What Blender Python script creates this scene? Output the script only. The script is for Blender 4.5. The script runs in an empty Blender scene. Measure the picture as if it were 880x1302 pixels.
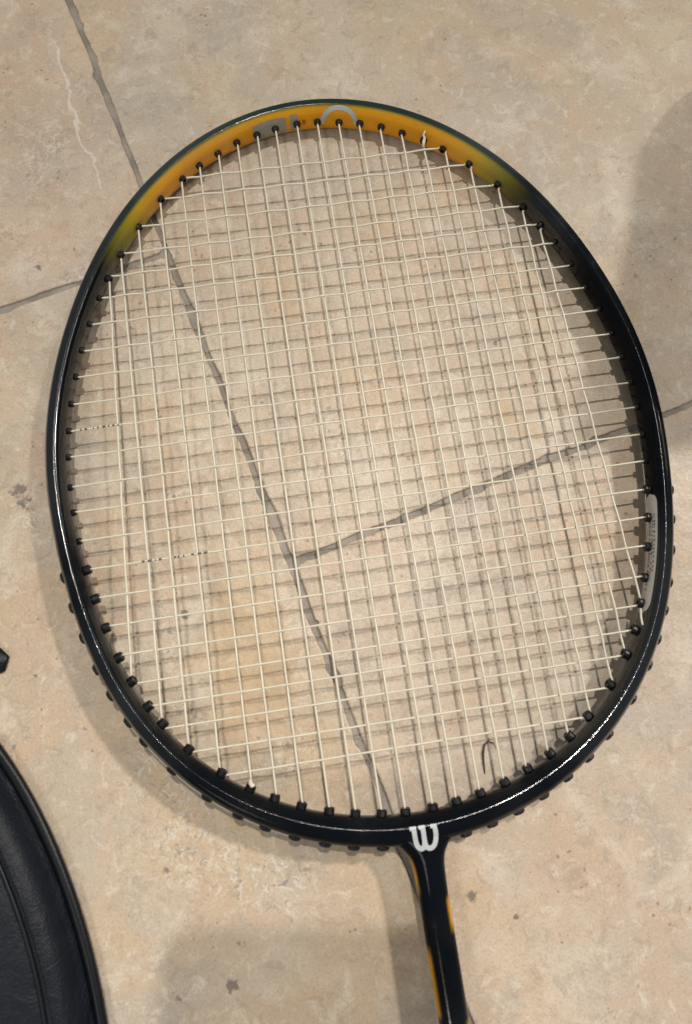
import bpy, bmesh, math, random
import numpy as np
from mathutils import Vector, Matrix
from mathutils.bvhtree import BVHTree

random.seed(7)
S = 0.00085                      # one drawing unit in metres
H0, TILT = 9.2, 0.0155           # string plane above the floor (units), lean towards the grip
scene = bpy.context.scene
C = scene.collection

# ------------------------------------------------------------------ camera
RACKET_M = Matrix.Translation((0, 0, H0*S)) @ Matrix.Rotation(-TILT, 4, 'X')
RX, RY, RZ = (0.98859476, -0.14928015, 0.01989574), (-0.14061028, -0.96224176, -0.23306555), (0.05393658, 0.22760984, -0.97225748)
CAMPOS = (-23.056, -94.574, 251.12)
cam_d = bpy.data.cameras.new('camera')
cam = bpy.data.objects.new('camera', cam_d); C.objects.link(cam)
m = Matrix.Identity(4)
for r in range(3):
    m[r][0] = RX[r]; m[r][1] = -RY[r]; m[r][2] = -RZ[r]; m[r][3] = CAMPOS[r]*S
cam.matrix_world = RACKET_M @ m
cam_d.sensor_fit = 'HORIZONTAL'; cam_d.sensor_width = 36; cam_d.lens = 36.0
cam_d.clip_start = 0.005; cam_d.clip_end = 50
cam_d.dof.use_dof = True; cam_d.dof.focus_distance = 0.245; cam_d.dof.aperture_fstop = 18.0
scene.camera = cam

# ------------------------------------------------------------------ light (a room: soft ambient and three ceiling spots)
w = bpy.data.worlds.new('World'); scene.world = w; w.use_nodes = True
bg = w.node_tree.nodes['Background']
bg.inputs[0].default_value = (0.96, 1.0, 0.98, 1); bg.inputs[1].default_value = 0.29

def spot(name, loc, aim, power, cone, blend, radius, col):
    d = bpy.data.lights.new(name, 'SPOT'); d.energy = power; d.color = col
    d.spot_size = math.radians(cone); d.spot_blend = blend; d.shadow_soft_size = radius
    o = bpy.data.objects.new(name, d); C.objects.link(o); o.location = loc
    o.rotation_euler = (Vector(aim)-Vector(loc)).to_track_quat('-Z', 'Y').to_euler()
    return o
WARM = (1.0, 0.94, 0.86)
spot('ceiling_spot_right', (2.10, 0.60, 2.30), (0, 0, 0), 12, 70, 0.4, 0.10, WARM)
spot('ceiling_spot_right', (1.90, 0.90, 2.30), (0.14, -0.45, 0), 216, 19.6, 0.12, 0.10, WARM)
spot('ceiling_spot_far', (0.20, 0.70, 2.35), (0, 0, 0), 102, 70, 0.4, 0.032, WARM)
spot('ceiling_spot_left', (-1.15, -1.45, 2.30), (0, 0, 0), 62, 70, 0.4, 0.28, WARM)

vs = scene.view_settings
vs.view_transform = 'Standard'; vs.look = 'None'; vs.exposure = 0.0; vs.gamma = 1.0
vs.use_curve_mapping = False
scene.render.engine = 'CYCLES'
cy = scene.cycles
cy.max_bounces = 5; cy.diffuse_bounces = 2; cy.glossy_bounces = 3; cy.use_denoising = True
cy.use_adaptive_sampling = True; cy.adaptive_threshold = 0.015
scene.render.resolution_x, scene.render.resolution_y = 692, 1024
MAIN_TOP=[(-89.1,71.9),(-83.7,82.0),(-75.7,94.5),(-65.7,105.5),(-56.0,114.9),(-47.8,122.0),(-39.3,126.6),(-30.8,130.4),(-21.9,133.2),(-13.8,134.5),(-4.4,135.7),(4.4,135.4),(13.5,134.2),(22.1,132.6),(30.8,129.0),(39.4,125.9),(47.9,121.1),(56.6,113.6),(65.8,104.4),(75.5,93.3),(83.5,81.3),(88.9,71.7)]
MAIN_BOT=[(-92.6,-84.0),(-83.3,-99.7),(-75.0,-108.8),(-65.3,-119.4),(-55.1,-125.3),(-47.3,-129.8),(-38.9,-133.8),(-30.1,-137.5),(-21.5,-139.0),(-12.8,-140.6),(-4.8,-142.1),(4.6,-142.6),(12.9,-140.3),(21.3,-138.8),(30.2,-136.9),(38.7,-133.5),(47.3,-129.6),(55.6,-125.9),(64.9,-118.8),(75.1,-109.1),(82.2,-100.6),(92.4,-83.8)]
CROSS_L=[(-54.2,116.6),(-63.3,107.7),(-74.0,95.9),(-82.0,84.3),(-87.9,74.6),(-92.8,65.4),(-97.0,54.2),(-100.4,43.2),(-103.5,32.4),(-106.0,21.4),(-107.4,10.6),(-108.0,0.3),(-108.3,-11.5),(-107.8,-21.4),(-106.9,-32.6),(-104.5,-43.5),(-102.0,-54.3),(-98.9,-64.9),(-95.0,-75.7),(-90.9,-86.2),(-87.2,-94.6),(-82.2,-102.8),(-73.8,-111.9),(-64.0,-121.1)]
CROSS_R=[(53.4,116.8),(62.9,107.2),(72.9,95.6),(82.1,84.2),(86.8,74.6),(92.6,65.0),(96.8,53.9),(100.7,43.1),(103.5,32.5),(105.6,21.5),(107.2,11.0),(108.3,-0.1),(108.1,-10.5),(107.7,-21.7),(107.0,-32.4),(104.4,-43.5),(101.7,-54.0),(98.7,-64.6),(95.0,-75.6),(90.6,-85.8),(87.2,-94.2),(81.0,-102.4),(72.0,-112.5),(61.7,-121.1)]
LOGO=[
 ([(-3.50,-146.30),(-3.45,-149.40),(-3.15,-151.40),(-2.10,-152.50),(-1.00,-152.00),(-0.60,-150.60)],1.62),
 ([(-0.50,-146.30),(-0.52,-148.60),(-0.55,-151.00)],1.62),
 ([(-0.55,-150.80),(-0.15,-152.20),(1.10,-152.70),(2.40,-152.00),(3.20,-150.40),(3.50,-148.50),(3.40,-146.50)],1.62),
 ([(-4.90,-146.25),(-2.72,-146.28)],1.20),
 ([(-1.90,-146.32),(0.28,-146.32)],1.20),
 ([(2.00,-146.42),(4.18,-146.45)],1.20),
]
PH_X, PH_Y = 0.004, 0.012

# ------------------------------------------------------------------ helpers
def tag(o, label=None, cat=None, group=None, kind=None):
    if label: o['label'] = label
    if cat: o['category'] = cat
    if group: o['group'] = group
    if kind: o['kind'] = kind
    return o

def mesh_obj(name, verts, faces, mat, parent=None, smooth=True, scale=S):
    me = bpy.data.meshes.new(name)
    me.from_pydata([(v[0]*scale, v[1]*scale, v[2]*scale) for v in verts], [], faces)
    me.validate(); me.update()
    if smooth:
        me.polygons.foreach_set('use_smooth', [True]*len(me.polygons))
    if mat: me.materials.append(mat)
    o = bpy.data.objects.new(name, me); C.objects.link(o)
    if parent: o.parent = parent
    return o

def tube_data(pts, rad, n=8, caps=True):
    """verts, faces of a tube along pts (rad: number or list)"""
    P = [Vector(p) for p in pts]; V = []; F = []
    ref = Vector((0, 0, 1))
    for i, p in enumerate(P):
        t = (P[min(i+1, len(P)-1)]-P[max(i-1, 0)]).normalized()
        if abs(t.dot(ref)) > 0.95: a = t.cross(Vector((1, 0, 0))).normalized()
        else: a = t.cross(ref).normalized()
        b = a.cross(t).normalized()
        r = rad[i] if hasattr(rad, '__len__') else rad
        for k in range(n):
            an = 2*math.pi*k/n
            q = p + a*(r*math.cos(an)) + b*(r*math.sin(an)); V.append(q[:])
    for i in range(len(P)-1):
        for k in range(n):
            F.append((i*n+k, i*n+(k+1) % n, (i+1)*n+(k+1) % n, (i+1)*n+k))
    if caps:
        F.append(tuple(range(n))[::-1]); F.append(tuple((len(P)-1)*n+k for k in range(n)))
    return V, F

class NT:
    """small node-tree writer"""
    def __init__(s, name):
        s.m = bpy.data.materials.new(name); s.m.use_nodes = True
        s.t = s.m.node_tree; s.b = s.t.nodes['Principled BSDF']
    def n(s, typ, ins=None, **kw):
        nd = s.t.nodes.new(typ)
        for k, v in kw.items(): setattr(nd, k, v)
        for k, v in (ins or {}).items(): s.set(nd.inputs[k], v)
        return nd
    def set(s, sock, v):
        if isinstance(v, bpy.types.NodeSocket): s.t.links.new(v, sock)
        else: sock.default_value = v
    def math(s, op, a, b=0.0, c=None):
        nd = s.n('ShaderNodeMath', operation=op); s.set(nd.inputs[0], a); s.set(nd.inputs[1], b)
        if c is not None: s.set(nd.inputs[2], c)
        return nd.outputs[0]
    def vmath(s, op, a, b=(0, 0, 0), out=0):
        nd = s.n('ShaderNodeVectorMath', operation=op); s.set(nd.inputs[0], a); s.set(nd.inputs[1], b)
        return nd.outputs[out]
    def noise(s, vec, scale, detail=4, rough=0.55, dist=0.0, out='Fac'):
        nd = s.n('ShaderNodeTexNoise', {'Vector': vec, 'Scale': scale, 'Detail': detail, 'Roughness': rough, 'Distortion': dist})
        return nd.outputs[out]
    def ramp(s, f, lo, hi):
        nd = s.n('ShaderNodeMapRange', {'Value': f, 'From Min': lo, 'From Max': hi}, interpolation_type='SMOOTHSTEP')
        return nd.outputs[0]
    def mix(s, f, a, b, mode='MIX'):
        nd = s.n('ShaderNodeMix', data_type='RGBA', blend_type=mode)
        s.set(nd.inputs[0], f); s.set(nd.inputs[6], a); s.set(nd.inputs[7], b)
        return nd.outputs[2]
    def bump(s, h, strength, dist, normal=None):
        nd = s.n('ShaderNodeBump', {'Height': h, 'Strength': strength, 'Distance': dist})
        if normal: s.set(nd.inputs['Normal'], normal)
        return nd.outputs[0]
    def P(s, **kw):
        for k, v in kw.items(): s.set(s.b.inputs[k.replace('_', ' ')], v)
        return s.m

def rgb(r, g, b): return (r, g, b, 1.0)

ANG = math.atan(0.242)                           # the way the tiles are laid
# ------------------------------------------------------------------ materials
def make_stone():
    t = NT('travertine')
    pos = t.n('ShaderNodeNewGeometry').outputs['Position']
    big = t.n('ShaderNodeTexNoise', {'Vector': pos, 'Scale': 11.0, 'Detail': 4.0, 'Roughness': 0.62, 'Distortion': 0.5})
    bc = t.n('ShaderNodeSeparateColor', {0: big.outputs['Color']})
    mid = t.n('ShaderNodeTexNoise', {'Vector': pos, 'Scale': 42.0, 'Detail': 4.0, 'Roughness': 0.68, 'Distortion': 0.4})
    mc = t.n('ShaderNodeSeparateColor', {0: mid.outputs['Color']})
    sml = t.n('ShaderNodeTexNoise', {'Vector': pos, 'Scale': 190.0, 'Detail': 4.0, 'Roughness': 0.7, 'Distortion': 0.7})
    sc = t.n('ShaderNodeSeparateColor', {0: sml.outputs['Color']})
    grain = t.noise(pos, 1300, 2, 0.6)
    col = t.mix(t.ramp(bc.outputs[0], 0.36, 0.64), rgb(0.515, 0.417, 0.323), rgb(0.610, 0.520, 0.419))
    col = t.mix(t.math('MULTIPLY', t.ramp(bc.outputs[1], 0.47, 0.63), 0.58), col, rgb(0.585, 0.427, 0.270))      # ochre clouds
    col = t.mix(t.math('MULTIPLY', t.ramp(bc.outputs[2], 0.50, 0.64), 0.60), col, rgb(0.460, 0.407, 0.345))       # grey clouds
    col = t.mix(t.math('MULTIPLY', t.ramp(mc.outputs[0], 0.50, 0.68), 0.55), col, rgb(0.700, 0.618, 0.519))
    col = t.mix(t.math('MULTIPLY', t.ramp(mc.outputs[1], 0.48, 0.64), 0.60), col, rgb(0.560, 0.412, 0.302))
    col = t.mix(t.math('MULTIPLY', t.ramp(mc.outputs[2], 0.52, 0.66), 0.50), col, rgb(0.410, 0.350, 0.292))
    col = t.mix(t.math('MULTIPLY', t.ramp(sc.outputs[0], 0.52, 0.70), 0.55), col, rgb(0.720, 0.649, 0.551))
    col = t.mix(t.math('MULTIPLY', t.ramp(sc.outputs[1], 0.52, 0.68), 0.55), col, rgb(0.380, 0.304, 0.233))
    col = t.mix(t.math('MULTIPLY', t.ramp(sc.outputs[2], 0.56, 0.72), 0.40), col, rgb(0.550, 0.381, 0.244))
    col = t.mix(t.math('MULTIPLY', t.ramp(grain, 0.46, 0.70), 0.34), col, rgb(0.300, 0.242, 0.191))
    g2 = t.noise(t.vmath('ADD', pos, (0.4, 0.9, 0)), 800, 3, 0.7)
    col = t.mix(t.math('MULTIPLY', t.ramp(g2, 0.56, 0.70), 0.32), col, rgb(0.76, 0.68, 0.58))
    pn = t.math('MULTIPLY', t.math('SUBTRACT', mid.outputs[0], 0.5), 2.2)
    def patch(x, y, rx, ry, ang=0.0):
        mp = t.n('ShaderNodeMapping', {'Vector': t.vmath('SUBTRACT', pos, (x*S, y*S, 0)), 'Rotation': (0, 0, -ang)}, vector_type='POINT')
        d = t.vmath('LENGTH', t.vmath('MULTIPLY', mp.outputs[0], (1/(rx*S), 1/(ry*S), 0)), out=1)
        return t.ramp(t.math('ADD', d, pn), 1.15, 0.35)
    # each slab has its own tone (object colour) and some show bedding streaks along their length (its alpha)
    oi = t.n('ShaderNodeObjectInfo')
    col = t.mix(1.0, col, oi.outputs['Color'], 'MULTIPLY')
    mpb = t.n('ShaderNodeMapping', {'Vector': pos, 'Rotation': (0, 0, -ANG)}, vector_type='POINT')
    bed = t.n('ShaderNodeTexNoise', {'Vector': t.vmath('MULTIPLY', mpb.outputs[0], (190.0, 16.0, 0)), 'Scale': 1.0, 'Detail': 4.0, 'Roughness': 0.65, 'Distortion': 0.3})
    bdc = t.n('ShaderNodeSeparateColor', {0: bed.outputs['Color']})
    bw = t.math('MULTIPLY', oi.outputs['Alpha'], t.math('MAXIMUM', patch(-80, -72, 13, 60, 0.15), t.math('MULTIPLY', patch(-52, -50, 18, 60, 0.2), 0.6)))
    col = t.mix(t.math('MULTIPLY', t.math('MULTIPLY', t.ramp(bdc.outputs[0], 0.53, 0.66), bw), 0.75), col, rgb(0.40, 0.29, 0.19))
    col = t.mix(t.math('MULTIPLY', t.math('MULTIPLY', t.math('MULTIPLY', t.ramp(bdc.outputs[1], 0.60, 0.68), t.ramp(sc.outputs[2], 0.46, 0.56)), bw), 0.75), col, rgb(0.20, 0.175, 0.155))
    # pores: small dark holes, in clusters
    clus = mc.outputs[1]
    v1 = t.n('ShaderNodeTexVoronoi', {'Vector': t.vmath('ADD', pos, t.vmath('MULTIPLY', sml.outputs['Color'], (0.003, 0.003, 0))), 'Scale': 560.0})
    rnd = t.n('ShaderNodeSeparateColor', {0: v1.outputs['Color']}).outputs[0]
    size = t.math('MULTIPLY', t.math('POWER', rnd, 5.0), t.math('ADD', 0.07, t.math('MULTIPLY', t.ramp(clus, 0.50, 0.64), 0.36)))
    pore = t.math('MULTIPLY', t.ramp(t.math('SUBTRACT', v1.outputs['Distance'], size), 0.06, -0.06), t.ramp(size, 0.03, 0.10))
    v2 = t.n('ShaderNodeTexVoronoi', {'Vector': t.vmath('ADD', pos, t.vmath('MULTIPLY', sml.outputs['Color'], (0.006, 0.006, 0))), 'Scale': 70.0})
    rnd2 = t.n('ShaderNodeSeparateColor', {0: v2.outputs['Color']}).outputs
    big_p = t.ramp(t.math('SUBTRACT', v2.outputs['Distance'], t.math('MULTIPLY', t.math('POWER', rnd2[0], 6.0), 0.13)), 0.02, -0.025)
    big_p = t.math('MULTIPLY', big_p, t.ramp(rnd2[1], 0.86, 0.88))
    # worn, crystalline patches: a fretwork of pale and grey flecks
    area = patch(-78, -148, 30, 16, -0.5)
    for a in ((-86, -120, 18, 14), (-52, -160, 16, 12), (-81, -70, 6, 34, 0.10), (-76, -97, 8, 18, 0.2), (-68, 88, 10, 7), (-60, 55, 8, 14), (-8, 0, 6, 26, 0.2), (-115, 140, 14, 22), (-100, 82, 12, 8), (-128, -20, 8, 10), (-40, -120, 10, 12)):
        area = t.math('MAXIMUM', area, patch(*a))
    area = t.math('MAXIMUM', area, t.math('MULTIPLY', t.ramp(mc.outputs[2], 0.56, 0.66), 0.45))
    fr = t.n('ShaderNodeTexNoise', {'Vector': pos, 'Scale': 360.0, 'Detail': 3.0, 'Roughness': 0.7, 'Distortion': 1.4})
    fc = t.n('ShaderNodeSeparateColor', {0: fr.outputs['Color']})
    pale = t.math('MULTIPLY', t.ramp(fc.outputs[0], 0.53, 0.62), area)
    dark = t.math('MULTIPLY', t.ramp(fc.outputs[1], 0.57, 0.64), area)
    col = t.mix(t.math('MULTIPLY', pale, 0.55), col, rgb(0.720, 0.685, 0.625))
    col = t.mix(t.math('MULTIPLY', dark, 0.70), col, rgb(0.240, 0.216, 0.201))
    col = t.mix(t.math('MULTIPLY', pore, 0.55), col, rgb(0.170, 0.129, 0.095))
    col = t.mix(t.math('MULTIPLY', big_p, 0.75), col, rgb(0.130, 0.103, 0.085))
    # one hairline pale vein near the far left corner
    sx = t.n('ShaderNodeSeparateXYZ', {0: pos})
    vx = t.math('ADD', t.math('MULTIPLY', t.math('SUBTRACT', sx.outputs[1], 150*S), -0.20), t.math('MULTIPLY', t.math('SUBTRACT', mid.outputs[0], 0.5), 0.014))
    vd = t.math('ABSOLUTE', t.math('SUBTRACT', t.math('SUBTRACT', sx.outputs[0], -97*S), vx))
    vein = t.math('MULTIPLY', t.ramp(vd, 0.0006, 0.0002), t.math('MULTIPLY', t.ramp(sx.outputs[1], 118*S, 126*S), t.ramp(sx.outputs[1], 210*S, 195*S)))
    col = t.mix(t.math('MULTIPLY', vein, 0.55), col, rgb(0.760, 0.711, 0.636))
    # amber iron stains, as the stone has them
    am = t.math('MAXIMUM', patch(62, -4, 4, 12, 0.35), patch(72, -14, 5, 6))
    for a in ((30, 95, 40, 14, 0.2, 0.5), (-20, 70, 20, 30, 0.2, 0.45), (95, -60, 22, 14, 0.4, 0.4), (-95, -110, 10, 26, 0.3, 0.4)):
        am = t.math('MAXIMUM', am, t.math('MULTIPLY', patch(*a[:5]), a[5]))
    am = t.math('MAXIMUM', am, t.math('MULTIPLY', patch(-52, -85, 26, 36, 0.3), 0.75))
    col = t.mix(t.math('MULTIPLY', am, 0.36), col, rgb(0.500, 0.335, 0.148))
    # dark marks with a place of their own
    mn = t.math('MULTIPLY', t.math('SUBTRACT', fc.outputs[2], 0.5), 3.4)
    mk = None
    for (x, y, r) in ((-133, -7, 3.2), (-131, -12, 3.0), (28.3, -183.6, 1.3), (14.2, -174.6, 1.9), (-88.6, -150.4, 1.5), (-129.8, -77.9, 1.0), (35, -33, 1.1), (-74, -64, 1.8), (63, 28, 1.3), (12, 78, 0.9), (110, -160, 1.0), (-120, 88, 1.6)):
        d = t.vmath('LENGTH', t.vmath('MULTIPLY', t.vmath('SUBTRACT', pos, (x*S, y*S, 0)), (1, 1, 0)), out=1)
        k = t.ramp(t.math('ADD', t.math('DIVIDE', d, r*S), mn), 1.15, 0.35)
        mk = k if mk is None else t.math('MAXIMUM', mk, k)
    col = t.mix(t.math('MULTIPLY', mk, 0.75), col, rgb(0.110, 0.093, 0.080))
    bn = t.n('ShaderNodeTexNoise', {'Vector': pos, 'Scale': 240.0, 'Detail': 3.0, 'Roughness': 0.7})
    vb = t.n('ShaderNodeTexVoronoi', {'Vector': pos, 'Scale': 560.0})
    h = t.math('ADD', bn.outputs[0], t.math('MULTIPLY', t.ramp(vb.outputs['Distance'], 0.0, 0.25), 0.10))
    return t.P(Base_Color=col, Roughness=t.math('ADD', 0.28, t.math('MULTIPLY', t.math('ADD', grain, mc.outputs[0]), 0.16)), Specular_IOR_Level=0.4, Normal=t.bump(h, 0.5, 0.0006))

def make_grout():
    t = NT('grout')
    pos = t.n('ShaderNodeNewGeometry').outputs['Position']
    n1 = t.noise(pos, 900, 4, 0.7); n2 = t.noise(pos, 90, 4, 0.6)
    col = t.mix(t.ramp(n2, 0.35, 0.65), rgb(0.25, 0.215, 0.185), rgb(0.38, 0.335, 0.29))
    col = t.mix(t.math('MULTIPLY', t.ramp(n1, 0.55, 0.75), 0.5), col, rgb(0.14, 0.12, 0.105))
    return t.P(Base_Color=col, Roughness=0.9, Normal=t.bump(n1, 0.7, 0.0008))

def make_lacquer():
    t = NT('frame_lacquer')
    at = t.n('ShaderNodeAttribute', attribute_name='paint').outputs['Color']
    tc = t.n('ShaderNodeTexCoord').outputs['Object']
    n = t.noise(tc, 900, 4, 0.7); n2 = t.noise(tc, 70, 4, 0.6); n3 = t.noise(tc, 2200, 2, 0.6)
    col = t.mix(t.math('MULTIPLY', t.ramp(n2, 0.45, 0.75), 0.25), at, t.mix(0.5, at, rgb(0.035, 0.035, 0.03)))
    # highlights placed by hand: specular cut below the strings, right side and tip
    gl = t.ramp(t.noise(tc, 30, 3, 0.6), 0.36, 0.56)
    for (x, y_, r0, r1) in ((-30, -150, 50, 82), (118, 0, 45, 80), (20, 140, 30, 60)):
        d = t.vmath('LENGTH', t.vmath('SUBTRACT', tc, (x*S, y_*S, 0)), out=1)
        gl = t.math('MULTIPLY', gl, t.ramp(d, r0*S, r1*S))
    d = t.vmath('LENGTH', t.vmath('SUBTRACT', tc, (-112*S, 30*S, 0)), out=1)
    gl = t.math('MAXIMUM', gl, t.ramp(d, 75*S, 50*S))  # specular raised here to set a highlight on the left side
    scuff = t.math('MULTIPLY', t.ramp(n2, 0.60, 0.72), t.ramp(n, 0.50, 0.70))
    col = t.mix(t.math('MULTIPLY', scuff, 0.20), col, rgb(0.16, 0.17, 0.19))
    return t.P(Base_Color=col, Roughness=t.math('ADD', 0.09, t.math('MULTIPLY', scuff, 0.35)),
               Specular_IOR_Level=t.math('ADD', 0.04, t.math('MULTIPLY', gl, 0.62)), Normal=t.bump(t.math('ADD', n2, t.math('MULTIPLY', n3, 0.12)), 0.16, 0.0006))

def plain(name, col, rough, spec=0.5, nscale=900.0, bump=0.2, var=0.25, dist=0.0002, **kw):
    t = NT(name)
    tc = t.n('ShaderNodeTexCoord').outputs['Object']
    n = t.noise(tc, nscale, 4, 0.65)
    dk = tuple(c*(1-var) for c in col[:3])+(1,)
    return t.P(Base_Color=t.mix(n, dk, col), Roughness=rough, Specular_IOR_Level=spec, Normal=t.bump(n, bump, dist), **kw)

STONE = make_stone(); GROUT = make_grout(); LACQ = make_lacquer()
RUBBER = plain('grommet_nylon', rgb(0.007, 0.007, 0.008), 0.40, 0.4, 1500)
STRING = plain('nylon_string', rgb(0.78, 0.72, 0.585), 0.38, 0.5, 1200, 0.15, 0.15)
INK = plain('black_ink', rgb(0.02, 0.02, 0.02), 0.5, 0.4)
INKF = plain('faded_ink', rgb(0.24, 0.215, 0.185), 0.6, 0.3, 2500, 0.1, 0.8)
SILVER = plain('silver_print', rgb(0.52, 0.54, 0.56), 0.36, 0.5, 500, 0.05, 0.15)
GREYP = plain('grey_print', rgb(0.40, 0.37, 0.31), 0.40, 0.5, 300, 0.05, 0.35)
REDP = plain('red_print', rgb(0.50, 0.12, 0.01), 0.4)
STICK = plain('sticker_vinyl', rgb(0.58, 0.57, 0.54), 0.32, 0.5, 200, 0.05, 0.15)
def make_cover_cloth():
    t = NT('cover_vinyl')
    tc = t.n('ShaderNodeTexCoord').outputs['Object']
    g = t.noise(tc, 1300, 3, 0.6); cr = t.noise(tc, 55, 4, 0.6, 1.0)
    vo = t.n('ShaderNodeTexVoronoi', {'Vector': tc, 'Scale': 170.0})
    lint = t.math('MULTIPLY', t.ramp(t.math('ADD', vo.outputs['Distance'], t.math('MULTIPLY', g, 0.05)), 0.075, 0.045), t.ramp(t.n('ShaderNodeSeparateColor', {0: vo.outputs['Color']}).outputs[0], 0.86, 0.88))
    col = t.mix(cr, rgb(0.0035, 0.0055, 0.0105), rgb(0.0055, 0.008, 0.0135))
    col = t.mix(t.math('MULTIPLY', lint, 0.35), col, rgb(0.14, 0.14, 0.145))
    return t.P(Base_Color=col, Roughness=t.math('ADD', 0.36, t.math('MULTIPLY', cr, 0.22)), Specular_IOR_Level=0.24,
               Normal=t.bump(t.math('ADD', t.math('MULTIPLY', g, 0.18), cr), 0.5, 0.0016))
CLOTH = make_cover_cloth()
PIPING = plain('piping_vinyl', rgb(0.004, 0.0055, 0.008), 0.38, 0.28, 900, 0.25)
THREAD = plain('thread', rgb(0.012, 0.014, 0.018), 0.6, 0.3)
HAIRM = plain('hair_fibre', rgb(0.06, 0.05, 0.04), 0.5)
GRIPM = plain('grip_wrap', rgb(0.02, 0.02, 0.021), 0.7, 0.3, 800, 0.6)
PHONEM = plain('phone_shell', rgb(0.02, 0.02, 0.022), 0.35)

# ------------------------------------------------------------------ floor: grout bed and tiles
U = Vector((math.cos(ANG), math.sin(ANG))); V = Vector((-math.sin(ANG), math.cos(ANG)))
half = 900
floor = mesh_obj('floor', [(-half, -half, -1.1), (half, -half, -1.1), (half, half, -1.1), (-half, half, -1.1)], [(0, 1, 2, 3)], GROUT, smooth=False)
tag(floor, kind='structure')

def fnoise(seed):
    rr = random.Random(seed)
    w = [(rr.uniform(0.01, 0.30), rr.uniform(0, 6.28), rr.uniform(0.3, 1.0)) for _ in range(9)]
    chips = [(rr.uniform(0, 480), rr.uniform(1.2, 5.0), rr.uniform(0.2, 1.0)) for _ in range(16)]
    def f(s):
        v = sum(math.sin(s*a+b)*c/(1+a*9) for a, b, c in w)*0.42
        for c, r, d in chips:
            if abs(s-c) < r: v -= d*(1-abs(s-c)/r)**0.7
        return v
    return f

def tile(u0, u1, v0, v1, seed):
    """one stone: a rough-edged outline, an eased arris and a flat top"""
    fs = [fnoise(seed*10+k) for k in range(4)]
    jr = random.Random(seed)
    out = []
    step = 1.5
    def side(a0, a1, b0, b1, f):
        L = math.hypot(a1-a0, b1-b0); n = int(L/step)
        nx, ny = (b1-b0)/L, -(a1-a0)/L              # outward for a counter-clockwise outline
        tx, ty = (a1-a0)/L, (b1-b0)/L
        for i in range(n+1):
            s = 2.6+(L-5.2)*i/n; k = f(s)+jr.uniform(-0.13, 0.10)
            e = min(s, L-s)
            if e < 5: k = min(0.1, max(-0.5, k))
            out.append((a0+tx*s+nx*k, b0+ty*s+ny*k, nx, ny))
        d = math.hypot(nx+tx, ny+ty)                 # a worn corner
        out.append((a1-(tx+nx)*0.75, b1-(ty+ny)*0.75, (nx+tx)/d, (ny+ty)/d))
    side(u0, u1, v0, v0, fs[0]); side(u1, u1, v0, v1, fs[1]); side(u1, u0, v1, v1, fs[2]); side(u0, u0, v1, v0, fs[3])
    n = len(out); vs_ = []
    for inset, z in ((0.0, -6.0), (0.0, -0.65), (0.2, -0.2), (0.65, 0.0)):
        for (a, b, nx, ny) in out:
            p = U*(a-nx*inset)+V*(b-ny*inset); vs_.append((p.x, p.y, z))
    fc = []
    for r in range(3):
        for i in range(n):
            fc.append((r*n+i, r*n+(i+1) % n, (r+1)*n+(i+1) % n, (r+1)*n+i))
    cc = U*((u0+u1)/2)+V*((v0+v1)/2); vs_.append((cc.x, cc.y, 0.0))
    for i in range(n): fc.append((3*n+i, 3*n+(i+1) % n, 4*n))
    o = mesh_obj('tile', vs_, fc, STONE, floor, smooth=False)
    return o

TW, JW = 478.0, 2.5
UJ = -43.6
TONE = {(-1, -1): (1.0, 0.99, 0.955, 1.0), (0, -1): (0.985, 0.975, 0.965, 0.1), (0, 0): (0.985, 0.985, 0.965, 0.5), (-1, 0): (1.02, 0.985, 0.955, 0.3)}
sd = 1
for col_i, vj in ((-2, 260.0), (-1, 101.0), (0, -41.3), (1, 140.0)):
    u0 = UJ+col_i*TW+JW/2; u1 = UJ+(col_i+1)*TW-JW/2
    for k in (-2, -1, 0, 1):
        v0 = vj+k*TW+JW/2; v1 = vj+(k+1)*TW-JW/2
        if abs(v0+v1)/2 > 700 or abs(u0+u1)/2 > 700: continue
        o = tile(u0, u1, v0, v1, sd); sd += 1
        o.color = TONE.get((col_i, k), (1.0, random.uniform(.96, 1), random.uniform(.92, .98), random.uniform(0, .5)))

# ------------------------------------------------------------------ the racket
racket = bpy.data.objects.new('badminton_racket', None); C.objects.link(racket)
racket.matrix_world = RACKET_M; racket.empty_display_size = 0.02
tag(racket, 'black badminton racket with orange tip, cream strings and silver W logo lying on stone tiles', 'racket')

CY = -3.0
pts = np.array(MAIN_TOP+MAIN_BOT+CROSS_L+CROSS_R)
th = np.abs(np.arctan2(pts[:, 0], pts[:, 1]-CY)); rr_ = np.hypot(pts[:, 0], pts[:, 1]-CY)
K = 9
A_ = np.stack([np.cos(k*th) for k in range(K)], 1)
reg = np.diag([0.02*k*k for k in range(K)])
coef = np.linalg.solve(A_.T@A_+reg, A_.T@rr_)
for _ in range(4):                                   # robust refit
    res = A_@coef-rr_; wgt = 1/(1+(res/1.0)**2)
    coef = np.linalg.solve((A_*wgt[:, None]).T@A_+reg, (A_*wgt[:, None]).T@rr_)

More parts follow.
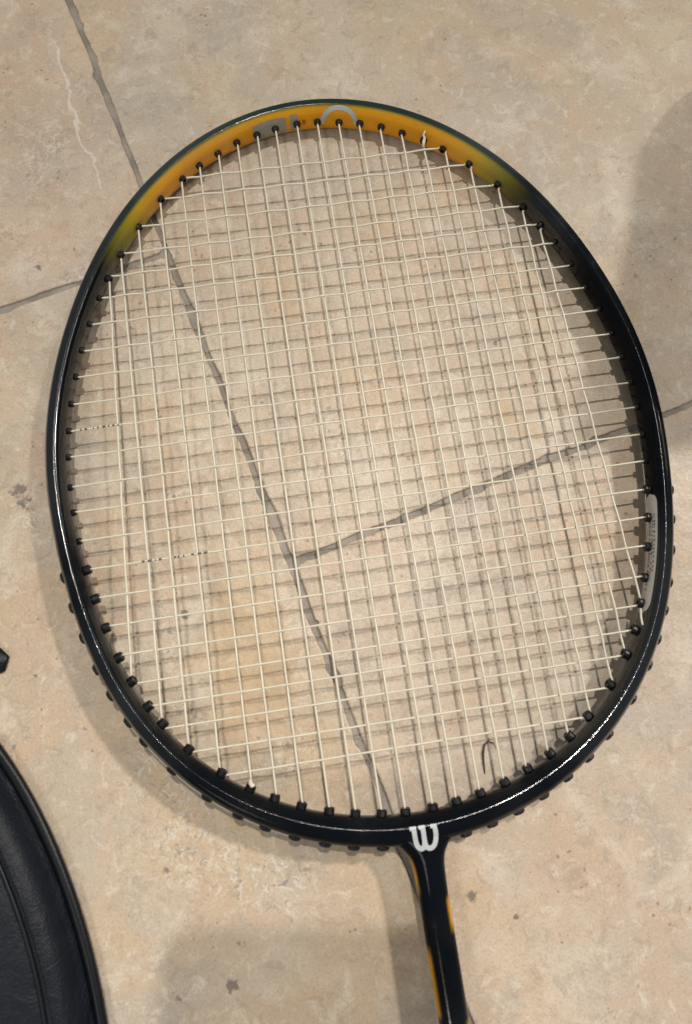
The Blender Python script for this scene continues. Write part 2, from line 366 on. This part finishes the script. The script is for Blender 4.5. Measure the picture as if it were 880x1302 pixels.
def inner(t):
    r = sum(coef[k]*math.cos(k*t) for k in range(K))
    return Vector((r*math.sin(t), CY+r*math.cos(t)))
def frame_n(t):
    d = inner(t+1e-3)-inner(t-1e-3)
    return Vector((-d.y, d.x)).normalized() if (Vector((-d.y, d.x)).dot(inner(t)-Vector((0, CY))) > 0) else Vector((d.y, -d.x)).normalized()
GP = 1.5                                             # grommet barrel sticking out of the inner wall
BZ = 6.8
def half_w(t):
    d = abs(math.atan2(math.sin(t-math.pi), math.cos(t-math.pi)))
    k = max(0.0, 1-d/0.75); k = k*k*(3-2*k)
    return 3.8+1.0*k
prof = [(-1.0, 0.0), (-0.99, 0.30), (-0.86, 0.58), (-0.46, 0.945), (0.0, 1.0), (0.46, 0.945), (0.86, 0.58), (0.99, 0.30), (1.0, 0.0),
        (0.99, -0.30), (0.86, -0.58), (0.46, -0.945), (0.0, -1.0), (-0.46, -0.945), (-0.86, -0.58), (-0.99, -0.30)]
for _ in range(2):                                   # ease the corners of the faceted section
    q_ = []
    for (x0, y0), (x1, y1) in zip(prof, prof[1:]+prof[:1]):
        q_ += [(x0*.86+x1*.14, y0*.86+y1*.14), (x0*.14+x1*.86, y0*.14+y1*.86)]
    prof = q_
pa = np.array([math.atan2(z_, -x_) % (2*math.pi) for x_, z_ in prof]); pr = np.array([math.hypot(*q) for q in prof])
o_ = np.argsort(pa); pa, pr = pa[o_], pr[o_]
pa = np.concatenate([pa-2*math.pi, pa, pa+2*math.pi]); pr = np.tile(pr, 3)
def surf(t, psi, off=0.0):
    """psi: 0 = inner wall, 90 deg = top, 180 = outer wall"""
    a = half_w(t); n = frame_n(t); c = inner(t)+n*(GP+a)
    cs, sn = math.cos(psi), math.sin(psi)
    rho = float(np.interp(psi % (2*math.pi), pa, pr))
    nr = Vector((-cs/a, sn/BZ)); nr.normalize()
    p = c+n*(-cs*rho*a+nr.x*off)
    return (p.x, p.y, sn*rho*BZ+nr.y*off)

BLACK = np.array((0.0045, 0.006, 0.0085)); ORANGE = np.array((0.80, 0.355, 0.022)); YEL = np.array((0.42, 0.36, 0.025)); GRN = np.array((0.022, 0.034, 0.030))
def sstep(x, a, b):
    k = min(1, max(0, (x-a)/(b-a))); return k*k*(3-2*k)
NT_, NP = 320, 96
fv, ff, fcol = [], [], []
for i in range(NT_):
    t = 2*math.pi*i/NT_
    td = math.degrees(math.atan2(math.sin(t), math.cos(t)))
    lim = 46 if td < 0 else 42
    arc = 1-sstep(abs(td), lim-13, lim+4)
    edge = 1-sstep(abs(td), lim-18, lim-4)
    for j in range(NP):
        psi = 2*math.pi*j/NP
        fv.append(surf(t, psi))
        pd = abs((math.degrees(psi)+180) % 360-180)
        ins = 1-sstep(pd, 54, 76)
        e2 = edge*(1-0.6*sstep(pd, 46, 66))
        col = YEL*(1-e2)+ORANGE*e2
        col = BLACK*(1-arc)+col*arc
        top_c = BLACK*(1-arc)+GRN*arc
        fcol.append(tuple(top_c*(1-ins)+col*ins)+(1.0,))
for i in range(NT_):
    for j in range(NP):
        ff.append((i*NP+j, i*NP+(j+1) % NP, ((i+1) % NT_)*NP+(j+1) % NP, ((i+1) % NT_)*NP+j))
def paint(o, cols):
    at = o.data.attributes.new('paint', 'FLOAT_COLOR', 'POINT')
    at.data.foreach_set('color', np.array(cols, dtype=np.float32).ravel())
def fix_normals(o):
    bm = bmesh.new(); bm.from_mesh(o.data); bmesh.ops.recalc_face_normals(bm, faces=bm.faces); bm.to_mesh(o.data); bm.free()
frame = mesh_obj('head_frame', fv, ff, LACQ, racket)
paint(frame, fcol); fix_normals(frame)
frame['label'] = 'glossy black oval frame with orange inner wall at the tip'

# throat and shaft, one lofted tube
def loft(name, rings, mat, parent, nseg=40, expo=2.2):
    v, f = [], []
    for (y, w_, hz) in rings:
        for k in range(nseg):
            a = 2*math.pi*k/nseg; c, s = math.cos(a), math.sin(a); e = 2/expo
            v.append((math.copysign(abs(c)**e, c)*w_, y, math.copysign(abs(s)**e, s)*hz))
    for i in range(len(rings)-1):
        for k in range(nseg):
            f.append((i*nseg+k, i*nseg+(k+1) % nseg, (i+1)*nseg+(k+1) % nseg, (i+1)*nseg+k))
    f.append(tuple(range(nseg))); f.append(tuple((len(rings)-1)*nseg+k for k in range(nseg))[::-1])
    return mesh_obj(name, v, f, mat, parent), v
rings = [(-143.5, 15, 4.0), (-146, 14.6, 5.6), (-148.5, 13.0, 6.4), (-150.5, 10.8, 6.55), (-152.5, 8.6, 6.5), (-154.5, 7.0, 6.4), (-156.5, 6.0, 6.2), (-159, 5.45, 5.9), (-162, 5.2, 5.6), (-166, 5.05, 5.3)]
y = -168.0
while y > -440: rings.append((y, 4.95-0.25*sstep(-y, 170, 260), 5.2-0.5*sstep(-y, 168, 200))); y -= 2.0
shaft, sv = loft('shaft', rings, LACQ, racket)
ORSH = np.array((0.66, 0.33, 0.015)); sc_ = []
for (x, yy, z) in sv:
    q = -yy; m_ = 0.0
    zz = z/5.0
    def seg(a, b): return sstep(q, a-1, a+1)*(1-sstep(q, b-1, b+1))
    if x < -2.4: m_ = max(seg(156, 166), seg(184, 203), seg(222, 240))*(1-sstep(zz, 0.42, 0.70))
    if x > 2.2: m_ = max(seg(169.5, 178), seg(206, 222), seg(240, 256))*(1-sstep(zz, 0.55, 0.85))
    sc_.append(tuple(BLACK*(1-m_)+ORSH*m_)+(1.0,))
paint(shaft, sc_); fix_normals(shaft)
shaft['label'] = 'black shaft with amber flashes along its sides'
gr, _ = loft('grip', [(-425, 5.5, 5.5), (-428, 9, 9), (-445, 12.5, 12), (-470, 15, 14), (-600, 15.2, 14.2), (-628, 16.5, 15.4), (-640, 17.5, 16.6), (-644, 16, 15)], GRIPM, racket, 8, 2.4)
fix_normals(gr)

# grommets
def grommet_mesh(q, e):
    n = 12; V_, F_ = [], []
    GQ = GP+e
    prof = [(-2.2, 2.0*q), (GQ-0.35, 1.95*q), (GQ, 1.65*q), (GQ, 0.9*q), (GQ-1.2, 0.75*q)]      # barrel, along -X (towards the strings)
    for (d, r) in prof:
        for k in range(n):
            a = 2*math.pi*k/n; V_.append((-d, r*math.cos(a), r*math.sin(a)))
    for i in range(len(prof)-1):
        for k in range(n): F_.append((i*n+k, i*n+(k+1) % n, (i+1)*n+(k+1) % n, (i+1)*n+k))
    F_.append(tuple((len(prof)-1)*n+k for k in range(n)))
    me = bpy.data.meshes.new('grommet'); me.from_pydata([tuple(c*S for c in v) for v in V_], [], F_)
    me.materials.append(RUBBER); me.update()
    bm = bmesh.new(); bm.from_mesh(me); bmesh.ops.recalc_face_normals(bm, faces=bm.faces); bm.to_mesh(me); bm.free()
    return me
def flange_mesh():
    n = 12; V_, F_ = [], []
    prof = [(-1.5, 2.3), (0.55, 2.3), (1.25, 1.9), (1.35, 0.9)]
    for (d, r) in prof:
        for k in range(n):
            a = 2*math.pi*k/n; V_.append((d, r*math.cos(a), r*math.sin(a)))
    for i in range(len(prof)-1):
        for k in range(n): F_.append((i*n+k, i*n+(k+1) % n, (i+1)*n+(k+1) % n, (i+1)*n+k))
    F_.append(tuple((len(prof)-1)*n+k for k in range(n)))
    me = bpy.data.meshes.new('grommet_head'); me.from_pydata([tuple(c*S for c in v) for v in V_], [], F_)
    me.materials.append(RUBBER); me.update()
    bm = bmesh.new(); bm.from_mesh(me); bmesh.ops.recalc_face_normals(bm, faces=bm.faces); bm.to_mesh(me); bm.free()
    return me
ang = sorted([math.atan2(p[0], p[1]-CY) for p in MAIN_TOP+MAIN_BOT+CROSS_L+CROSS_R])
groups = [[ang[0]]]
for a in ang[1:]:
    if (a-sum(groups[-1])/len(groups[-1]))*120 < 5.0: groups[-1].append(a)
    else: groups.append([a])
GA = [sum(g)/len(g) for g in groups]
gms = (grommet_mesh(0.92, 0.5), grommet_mesh(0.66, -0.35), grommet_mesh(0.80, 0.0)); fm = flange_mesh()
for a in GA:
    n = frame_n(a); rz = math.atan2(n.y, n.x)
    p = inner(a)+n*GP
    gk = 0 if p.y < -40 else (2 if p.y > 70 else 1)
    o = bpy.data.objects.new('grommet', gms[gk]); C.objects.link(o); o.parent = frame
    o.location = (p.x*S, p.y*S, random.uniform(-0.25, 0.25)*S); o.rotation_euler = (random.uniform(0, 6), random.uniform(-.10, .10), rz+random.uniform(-.12, .12))
    q = inner(a)+n*(GP+2*half_w(a)-(1.15 if p.y > -38 else 0.1))
    h = bpy.data.objects.new('grommet_head', fm); C.objects.link(h); h.parent = frame
    h.location = (q.x*S, q.y*S, 0); h.rotation_euler = (0, 0, rz)

# strings, woven over and under
NM, NC = len(MAIN_TOP), len(CROSS_L)
SR, AMP = 0.41, 0.34
def cross_pt(a, b, c, d):
    r = b-a; s = d-c; den = r.x*s.y-r.y*s.x
    t = ((c-a).x*s.y-(c-a).y*s.x)/den; u = ((c-a).x*r.y-(c-a).y*r.x)/den
    return t, u
MA = [(Vector(MAIN_TOP[i]), Vector(MAIN_BOT[i])) for i in range(NM)]
CR = [(Vector(CROSS_L[j]), Vector(CROSS_R[j])) for j in range(NC)]
def into_wall(p, d):
    """carry a string end on through its grommet into the frame"""
    a = math.atan2(p.x, p.y-CY); g = min(GA, key=lambda x: abs(x-a))
    n = frame_n(g); e = inner(g)
    return e, e+n*3.2
def string_path(a, b, others, sign):
    hits = []
    for k, (c, d) in enumerate(others):
        t, u = cross_pt(a, b, c, d)
        if 0.004 < t < 0.996 and 0.0 < u < 1.0: hits.append((t, sign*AMP*(-1)**k))
    hits.sort()
    knots = [(0.0, 0.0)]+hits+[(1.0, 0.0)]
    out = []
    for (t0, z0), (t1, z1) in zip(knots, knots[1:]):
        for q in range(4):
            k = q/4; kk = k*k*(3-2*k); p = a+(b-a)*(t0+(t1-t0)*k)
            out.append((p.x, p.y, z0+(z1-z0)*kk))
    out.append((b.x, b.y, 0.0))
    e0, w0 = into_wall(a, None); e1, w1 = into_wall(b, None)
    return [(w0.x, w0.y, 0)]+out+[(w1.x, w1.y, 0)]
mains, crosses = [], []
for i, (a, b) in enumerate(MA):
    P_ = string_path(a, b, CR, 1 if i % 2 else -1)
    v, f = tube_data(P_, SR, 8); mains.append(mesh_obj('main_string', v, f, STRING, racket))
cpaths = []
for j, (a, b) in enumerate(CR):
    P_ = string_path(a, b, MA, -1 if j % 2 else 1)
    # opposite phase of the mains at every crossing
    v, f = tube_data(P_, SR*0.90, 8); crosses.append(mesh_obj('cross_string', v, f, STRING, racket)); cpaths.append(P_)

# printing on two of the cross strings
def print_on(j, x0, x1, seed):
    r = random.Random(seed); P_ = [p for p in cpaths[j]]
    def at(x):
        for p, q in zip(P_, P_[1:]):
            if p[0] <= x <= q[0] and q[0] > p[0]:
                k = (x-p[0])/(q[0]-p[0]); return tuple(p[c]+(q[c]-p[c])*k for c in range(3))
    x = x0; V_, F_ = [], []
    while x < x1:
        ln = r.uniform(0.4, 1.5)
        a, b = at(x), at(min(x+ln, x1))
        if a and b:
            v, f = tube_data([a, b], SR*0.9+0.03, 8); o = len(V_); V_ += v; F_ += [tuple(i+o for i in q) for q in f]
        x += ln+r.uniform(0.5, 1.3)*(2.2 if r.random() < 0.2 else 1)
    mesh_obj('string_print', V_, F_, INKF, crosses[j])
print_on(10, -104.5, -88.5, 3); print_on(15, -85.5, -61, 5)

# string runs lying along the outside of the frame between grommets
GA2 = sorted(a % (2*math.pi) for a in GA)
for k in range(0, len(GA2)-1, 1):
    a0, a1 = GA2[k], GA2[k+1]
    d = math.degrees((a0+a1)/2)
    if not 198 < d < 223: continue
    path = []
    for q in range(7):
        t = a0+(a1-a0)*q/6; n = frame_n(t); p = inner(t)+n*(GP+2*half_w(t)+0.25)
        path.append((p.x, p.y, 0.3))
    v, f = tube_data(path, SR, 6); mesh_obj('string_run', v, f, STRING, racket)

# knots and cut ends
def ang_of(p): return math.atan2(p[0], p[1]-CY)
def knot(name, path, r):
    v, f = tube_data(path, r, 8); return mesh_obj(name, v, f, STRING, racket)
a = ang_of(MAIN_TOP[16]); e = inner(a); n = frame_n(a)
knot('string_end', [(e.x-.3, e.y-3.0, .8), (e.x+.1, e.y-1.2, 1.6), (e.x+.6, e.y+.3, 2.3), (e.x+.2, e.y+1.2, 3.2), (e.x+.9, e.y+1.6, 4.4)], [.55, .75, .6, .5, .42])
a = ang_of(MAIN_BOT[4]); e = inner(a)
knot('string_end', [(e.x, e.y+2.5, .6), (e.x+.1, e.y+1.0, 1.5), (e.x+.6, e.y+.2, 2.0), (e.x+1.4, e.y+.4, 2.2)], [.5, .85, .8, .5])
a0, a1 = ang_of(CROSS_R[19]), ang_of(CROSS_R[20])
e0, e1 = inner(a0), inner(a1); n0 = frame_n(a0)
knot('string_end', [(e0.x, e0.y-1, 1.5), (e0.x-1.2, e0.y-4, 2.8), (e0.x-1.6, e0.y-6.5, 3.3), (e0.x+.0, e0.y-8.2, 3.4), (e0.x+1.6, e0.y-7.2, 3.6), (e0.x+2.2, e0.y-4.5, 3.6), (e0.x+2.3, e0.y-1, 3.2)], .40)

# decals on the frame wall: lettering at the tip, a sticker on the right
def wall_patch(name, mat, outline, t0, off, n_u=None, parent=frame):
    """outline: list of (u along the rim, psi in degrees) quads strips -> list of (u, lo, hi)"""
    V_, F_ = [], []
    rad = (inner(t0)-Vector((0, CY))).length
    m_ = 7
    for (u, lo, hi) in outline:
        t = t0+u/rad
        for k in range(m_):
            V_.append(surf(t, math.radians(lo+(hi-lo)*k/(m_-1)), off))
    for i in range(len(outline)-1):
        for k in range(m_-1):
            F_.append((i*m_+k, i*m_+k+1, (i+1)*m_+k+1, (i+1)*m_+k))
    o = mesh_obj(name, V_, F_, mat, parent)
    return o
tA = ang_of(MAIN_TOP[12])
tB = ang_of(MAIN_TOP[9])
wall_patch('lettering', GREYP, [(u, -42, 30+10*math.sin((u+12)*0.16)) for u in np.linspace(-9.5, 5.0, 12)], tB, 0.10)
wall_patch('lettering', GREYP, [(u, -30, 40) for u in np.linspace(6.8, 10.0, 6)], tB, 0.10)
wall_patch('lettering', REDP, [(u, -8, 14) for u in np.linspace(11.8, 13.2, 4)], tB, 0.10)
V_, F_ = [], []
rad = (inner(tA)-Vector((0, CY))).length
for i in range(33):
    al = math.pi*i/32
    for (ru, rp) in ((8.3, 78), (7.4, 70), (6.4, 58)):
        V_.append(surf(tA+ru*math.cos(al)/rad, math.radians(-12+rp*math.sin(al)), 0.12))
for i in range(32):
    for k in range(2): F_.append((i*3+k, i*3+k+1, (i+1)*3+k+1, (i+1)*3+k))
o = mesh_obj('lettering', V_, F_, SILVER, frame); o['label'] = 'silver arch printed on the orange tip'
tS = (ang_of(CROSS_R[16])+ang_of(CROSS_R[19]))/2-0.03
us = np.linspace(-22, 22, 34); so = []
for u in us:
    k = math.sqrt(max(0.0, 1-max(0.0, (abs(u)-18)/4.0)**2)); so.append((u, 4-36*k, 4+36*k))
st = wall_patch('sticker', STICK, so, tS, 0.12); st['label'] = 'small grey sticker with tiny black print on the inner wall'
rs = random.Random(4); radS = (inner(tS)-Vector((0, CY))).length
V_, F_ = [], []
for row, (pc, hh) in enumerate(((27, 3.0), (17, 3.0), (2, 4.0))):
    u = -14.0+rs.uniform(0, 2)
    while u < (8 if row != 2 else 14):
        ln = rs.uniform(0.35, 0.9)
        for (uu, pp) in ((u, pc-hh), (u+ln, pc-hh), (u+ln, pc+hh*rs.uniform(.3, 1)), (u, pc+hh)):
            V_.append(surf(tS+uu/radS, math.radians(pp), 0.19))
        b_ = len(V_)-4; F_.append((b_, b_+1, b_+2, b_+3)); u += ln+rs.uniform(0.3, 1.2)
mesh_obj('sticker_print', V_, F_, INK, st)

# silver W on the throat
def ribbon(pts, wd):
    P_ = [Vector(p) for p in pts]; dense = []
    if len(P_) > 2:
        for i in range(len(P_)-1):
            p0, p1, p2, p3 = P_[max(i-1, 0)], P_[i], P_[i+1], P_[min(i+2, len(P_)-1)]
            for q in range(8):
                k = q/8
                dense.append(0.5*((2*p1)+(p2-p0)*k+(2*p0-5*p1+4*p2-p3)*k*k+(3*p1-p0-3*p2+p3)*k**3))
        dense.append(P_[-1])
    else: dense = [P_[0]+(P_[1]-P_[0])*k/8 for k in range(9)]
    return dense
deps = []
for o in (frame, shaft):
    deps.append(BVHTree.FromPolygons([v.co.copy() for v in o.data.vertices], [tuple(p.vertices) for p in o.data.polygons]))
def drop(x, y, off):
    z = -1.0
    for bv in deps:
        h = bv.ray_cast(Vector((x*S, y*S, 20*S)), Vector((0, 0, -1)))
        if h[0] is not None: z = max(z, h[0].z/S)
    return (x, y, z+off)
V_, F_ = [], []
for si, (pts_, wd) in enumerate(LOGO):
    wd *= 0.97
    pts_ = [(x, (y_+149.6)*1.04-149.6) for x, y_ in pts_]
    d = ribbon(pts_, wd); base = len(V_); m_ = 5
    for i, p in enumerate(d):
        t = (d[min(i+1, len(d)-1)]-d[max(i-1, 0)]).normalized(); n = Vector((-t.y, t.x))
        for k in range(m_):
            q = p+n*wd*(k/(m_-1)-0.5); V_.append(drop(q.x, q.y, 0.10+0.015*si))
    for i in range(len(d)-1):
        for k in range(m_-1):
            F_.append((base+i*m_+k, base+i*m_+k+1, base+(i+1)*m_+k+1, base+(i+1)*m_+k))
lg = mesh_obj('logo', V_, F_, SILVER, racket); lg['label'] = 'silver W emblem on the throat'

# ------------------------------------------------------------------ the padded cover at the lower left
CXY, CA, CB = Vector((-240, -218)), 130.0, 180.0
def cover_pt(t, d):
    """point at inward distance d from the outline"""
    p = Vector((CA*math.cos(t), CB*math.sin(t))); n = Vector((CB*math.cos(t), CA*math.sin(t))).normalized()
    return CXY+p-n*d
cover = bpy.data.objects.new('racket_cover', None); C.objects.link(cover)
cover.location = (CXY.x*S, CXY.y*S, 0); cover.empty_display_size = 0.02
tag(cover, 'black padded racket cover with piped edge at the lower left corner', 'racket cover')
def rel(p, z): return (p.x-CXY.x, p.y-CXY.y, z)
NE = 160
def band(name, prof, mat, close=False):
    v, f = [], []
    for i in range(NE):
        t = 2*math.pi*i/NE
        wob = 0.35*math.sin(7*t+1)+0.25*math.sin(17*t)
        for (d, z) in prof:
            zz = z+(wob*0.5 if z > 4 else 0)
            v.append(rel(cover_pt(t, d+(wob*0.4 if d > 4 else 0)), zz))
    n = len(prof)
    for i in range(NE):
        j = (i+1) % NE
        for k in range(n-1): f.append((i*n+k, j*n+k, j*n+k+1, i*n+k+1))
    if close: f.append(tuple(i*n+n-1 for i in range(NE)))
    o = mesh_obj(name, v, f, mat, cover); fix_normals(o); return o
pip = [(1.9-1.8*math.cos(math.radians(a)), 2.6+1.8*math.sin(math.radians(a))) for a in range(-90, 271, 20)]
band('piping', pip, PIPING)
band('gusset', [(3.0, 0.2), (3.6, 1.0), (4.3, 2.2), (5.4, 3.4), (6.6, 5.0), (7.8, 7.2), (9.2, 9.0), (11.0, 10.4), (13.0, 11.2), (14.4, 11.4), (15.0, 11.0)], CLOTH)
band('seam', [(14.8+0.75-0.75*math.cos(math.radians(a)), 11.2+0.75*math.sin(math.radians(a))) for a in range(0, 181, 20)], PIPING)
band('front_panel', [(16.0, 10.9), (17.2, 11.5), (19.5, 12.3), (24, 13.6), (32, 15.3), (45, 17.0), (65, 18.4), (95, 19.2), (120, 19.4)], CLOTH, True)
band('back_panel', [(3.2, 0.6), (10, 0.35), (60, 0.3), (110, 0.3)], CLOTH, True)

# stitches beside the seam
v, f = [], []
for i in range(620):
    t = 2*math.pi*i/620
    if not (-0.6 < math.atan2(math.sin(t), math.cos(t)) < 1.5): continue
    a_, b_ = cover_pt(t, 13.6), cover_pt(t+0.0060, 13.6)
    q, g = tube_data([rel(a_, 11.25), rel((a_+b_)/2, 11.65), rel(b_, 11.25)], 0.30, 5); o_ = len(v)
    v += q; f += [tuple(k+o_ for k in x) for x in g]
mesh_obj('stitching', v, f, THREAD, cover)['kind'] = 'stuff'

# strap tip poking in at the left edge
def strap():
    bm = bmesh.new()
    bmesh.ops.create_grid(bm, x_segments=8, y_segments=6, size=0.5)
    for v in bm.verts:
        x = v.co.x+0.5; y = v.co.y*2                  # x 0..1 along, y -1..1
        w_ = 6.2*(1-0.55*max(0, (x-0.72)/0.28)**2)
        v.co = Vector((x*34-34, y*w_, 0.9+2.6*(1-y*y*0.6)*(1-0.5*max(0, (x-0.8)/0.2)**2)))
    r = bmesh.ops.extrude_face_region(bm, geom=bm.faces[:])
    for e in r['geom']:
        if isinstance(e, bmesh.types.BMVert): e.co.z = 0.15
    bmesh.ops.recalc_face_normals(bm, faces=bm.faces)
    bmesh.ops.scale(bm, vec=(S, S, S), verts=bm.verts)
    me = bpy.data.meshes.new('strap_tip'); bm.to_mesh(me); bm.free(); me.materials.append(PIPING)
    me.polygons.foreach_set('use_smooth', [True]*len(me.polygons))
    o = bpy.data.objects.new('strap_tip', me); C.objects.link(o)
    o.location = (-139.3*S, -72.2*S, 0); o.rotation_euler = (0, 0, -0.35)
    md = o.modifiers.new('bevel', 'BEVEL'); md.width = 0.6*S; md.segments = 3
    return o
tag(strap(), 'blunt black tip of a strap poking in at the left edge above the cover', 'strap')

# a hair on the tile under the strings
hp = [(26.4, -136.0), (26.6, -132.5), (27.0, -129.0), (28.0, -126.2), (29.6, -125.2), (31.2, -126.0), (32.0, -128.0)]
v, f = tube_data([(x, y_, 0.30+0.15*i) for i, (x, y_) in enumerate(hp)], [.15, .32, .45, .36, .28, .2, .1], 6)
tag(mesh_obj('hair', v, f, HAIRM), 'short dark curled hair on the tile under the strings near the throat', 'hair')

# the phone that takes the picture: outside the frame, its rounded shadow falls on the tiles
def phone(wd, ln, th_, r):
    bm = bmesh.new(); vs_ = []
    for (cx_, cy_, a0) in ((wd/2-r, ln/2-r, 0), (-wd/2+r, ln/2-r, 90), (-wd/2+r, -ln/2+r, 180), (wd/2-r, -ln/2+r, 270)):
        for k in range(9):
            a = math.radians(a0+k*90/8); vs_.append(bm.verts.new((cx_+r*math.cos(a), cy_+r*math.sin(a), 0)))
    fc = bm.faces.new(vs_); r_ = bmesh.ops.extrude_face_region(bm, geom=[fc])
    for e in r_['geom']:
        if isinstance(e, bmesh.types.BMVert): e.co.z = th_
    bmesh.ops.recalc_face_normals(bm, faces=bm.faces)
    me = bpy.data.meshes.new('phone'); bm.to_mesh(me); bm.free(); me.materials.append(PHONEM)
    o = bpy.data.objects.new('phone', me); C.objects.link(o); return o
# unseen dome added beyond the right edge, shaped for the shade it casts inside
def shade_blocker():
    prof = [(-30, 0.0), (-15, 40), (3, 80), (20, 118), (36, 141), (55, 132), (75, 108), (99, 88), (120, 75), (134, 66), (141, 45), (145, 0)]
    v, f = [], []; n = 14
    for (y_, h) in prof:
        tw = 15*min(1, (h+2)/40)
        for k in range(n+1):
            a = math.pi*k/n; v.append((tw*math.cos(a)*(1.0-0.25*math.sin(a)), y_, max(0.2, h*math.sin(a)**0.75)))
    for i in range(len(prof)-1):
        for k in range(n): f.append((i*(n+1)+k, i*(n+1)+k+1, (i+1)*(n+1)+k+1, (i+1)*(n+1)+k))
    o = mesh_obj('shade_blocker', v, f, CLOTH); fix_normals(o); o.location = (197*S, 0, 0.0); return o
tag(shade_blocker(), 'added unseen black dome just beyond the right edge, shaped to shade the tile', 'shade_blocker')
ph = phone(0.075, 0.148, 0.008, 0.011)
ph.matrix_world = cam.matrix_world @ Matrix.Translation((PH_X, -0.148/2+PH_Y, 0.003))
tag(ph, 'dark phone held above the racket, its rounded shadow on the tiles below', 'phone')
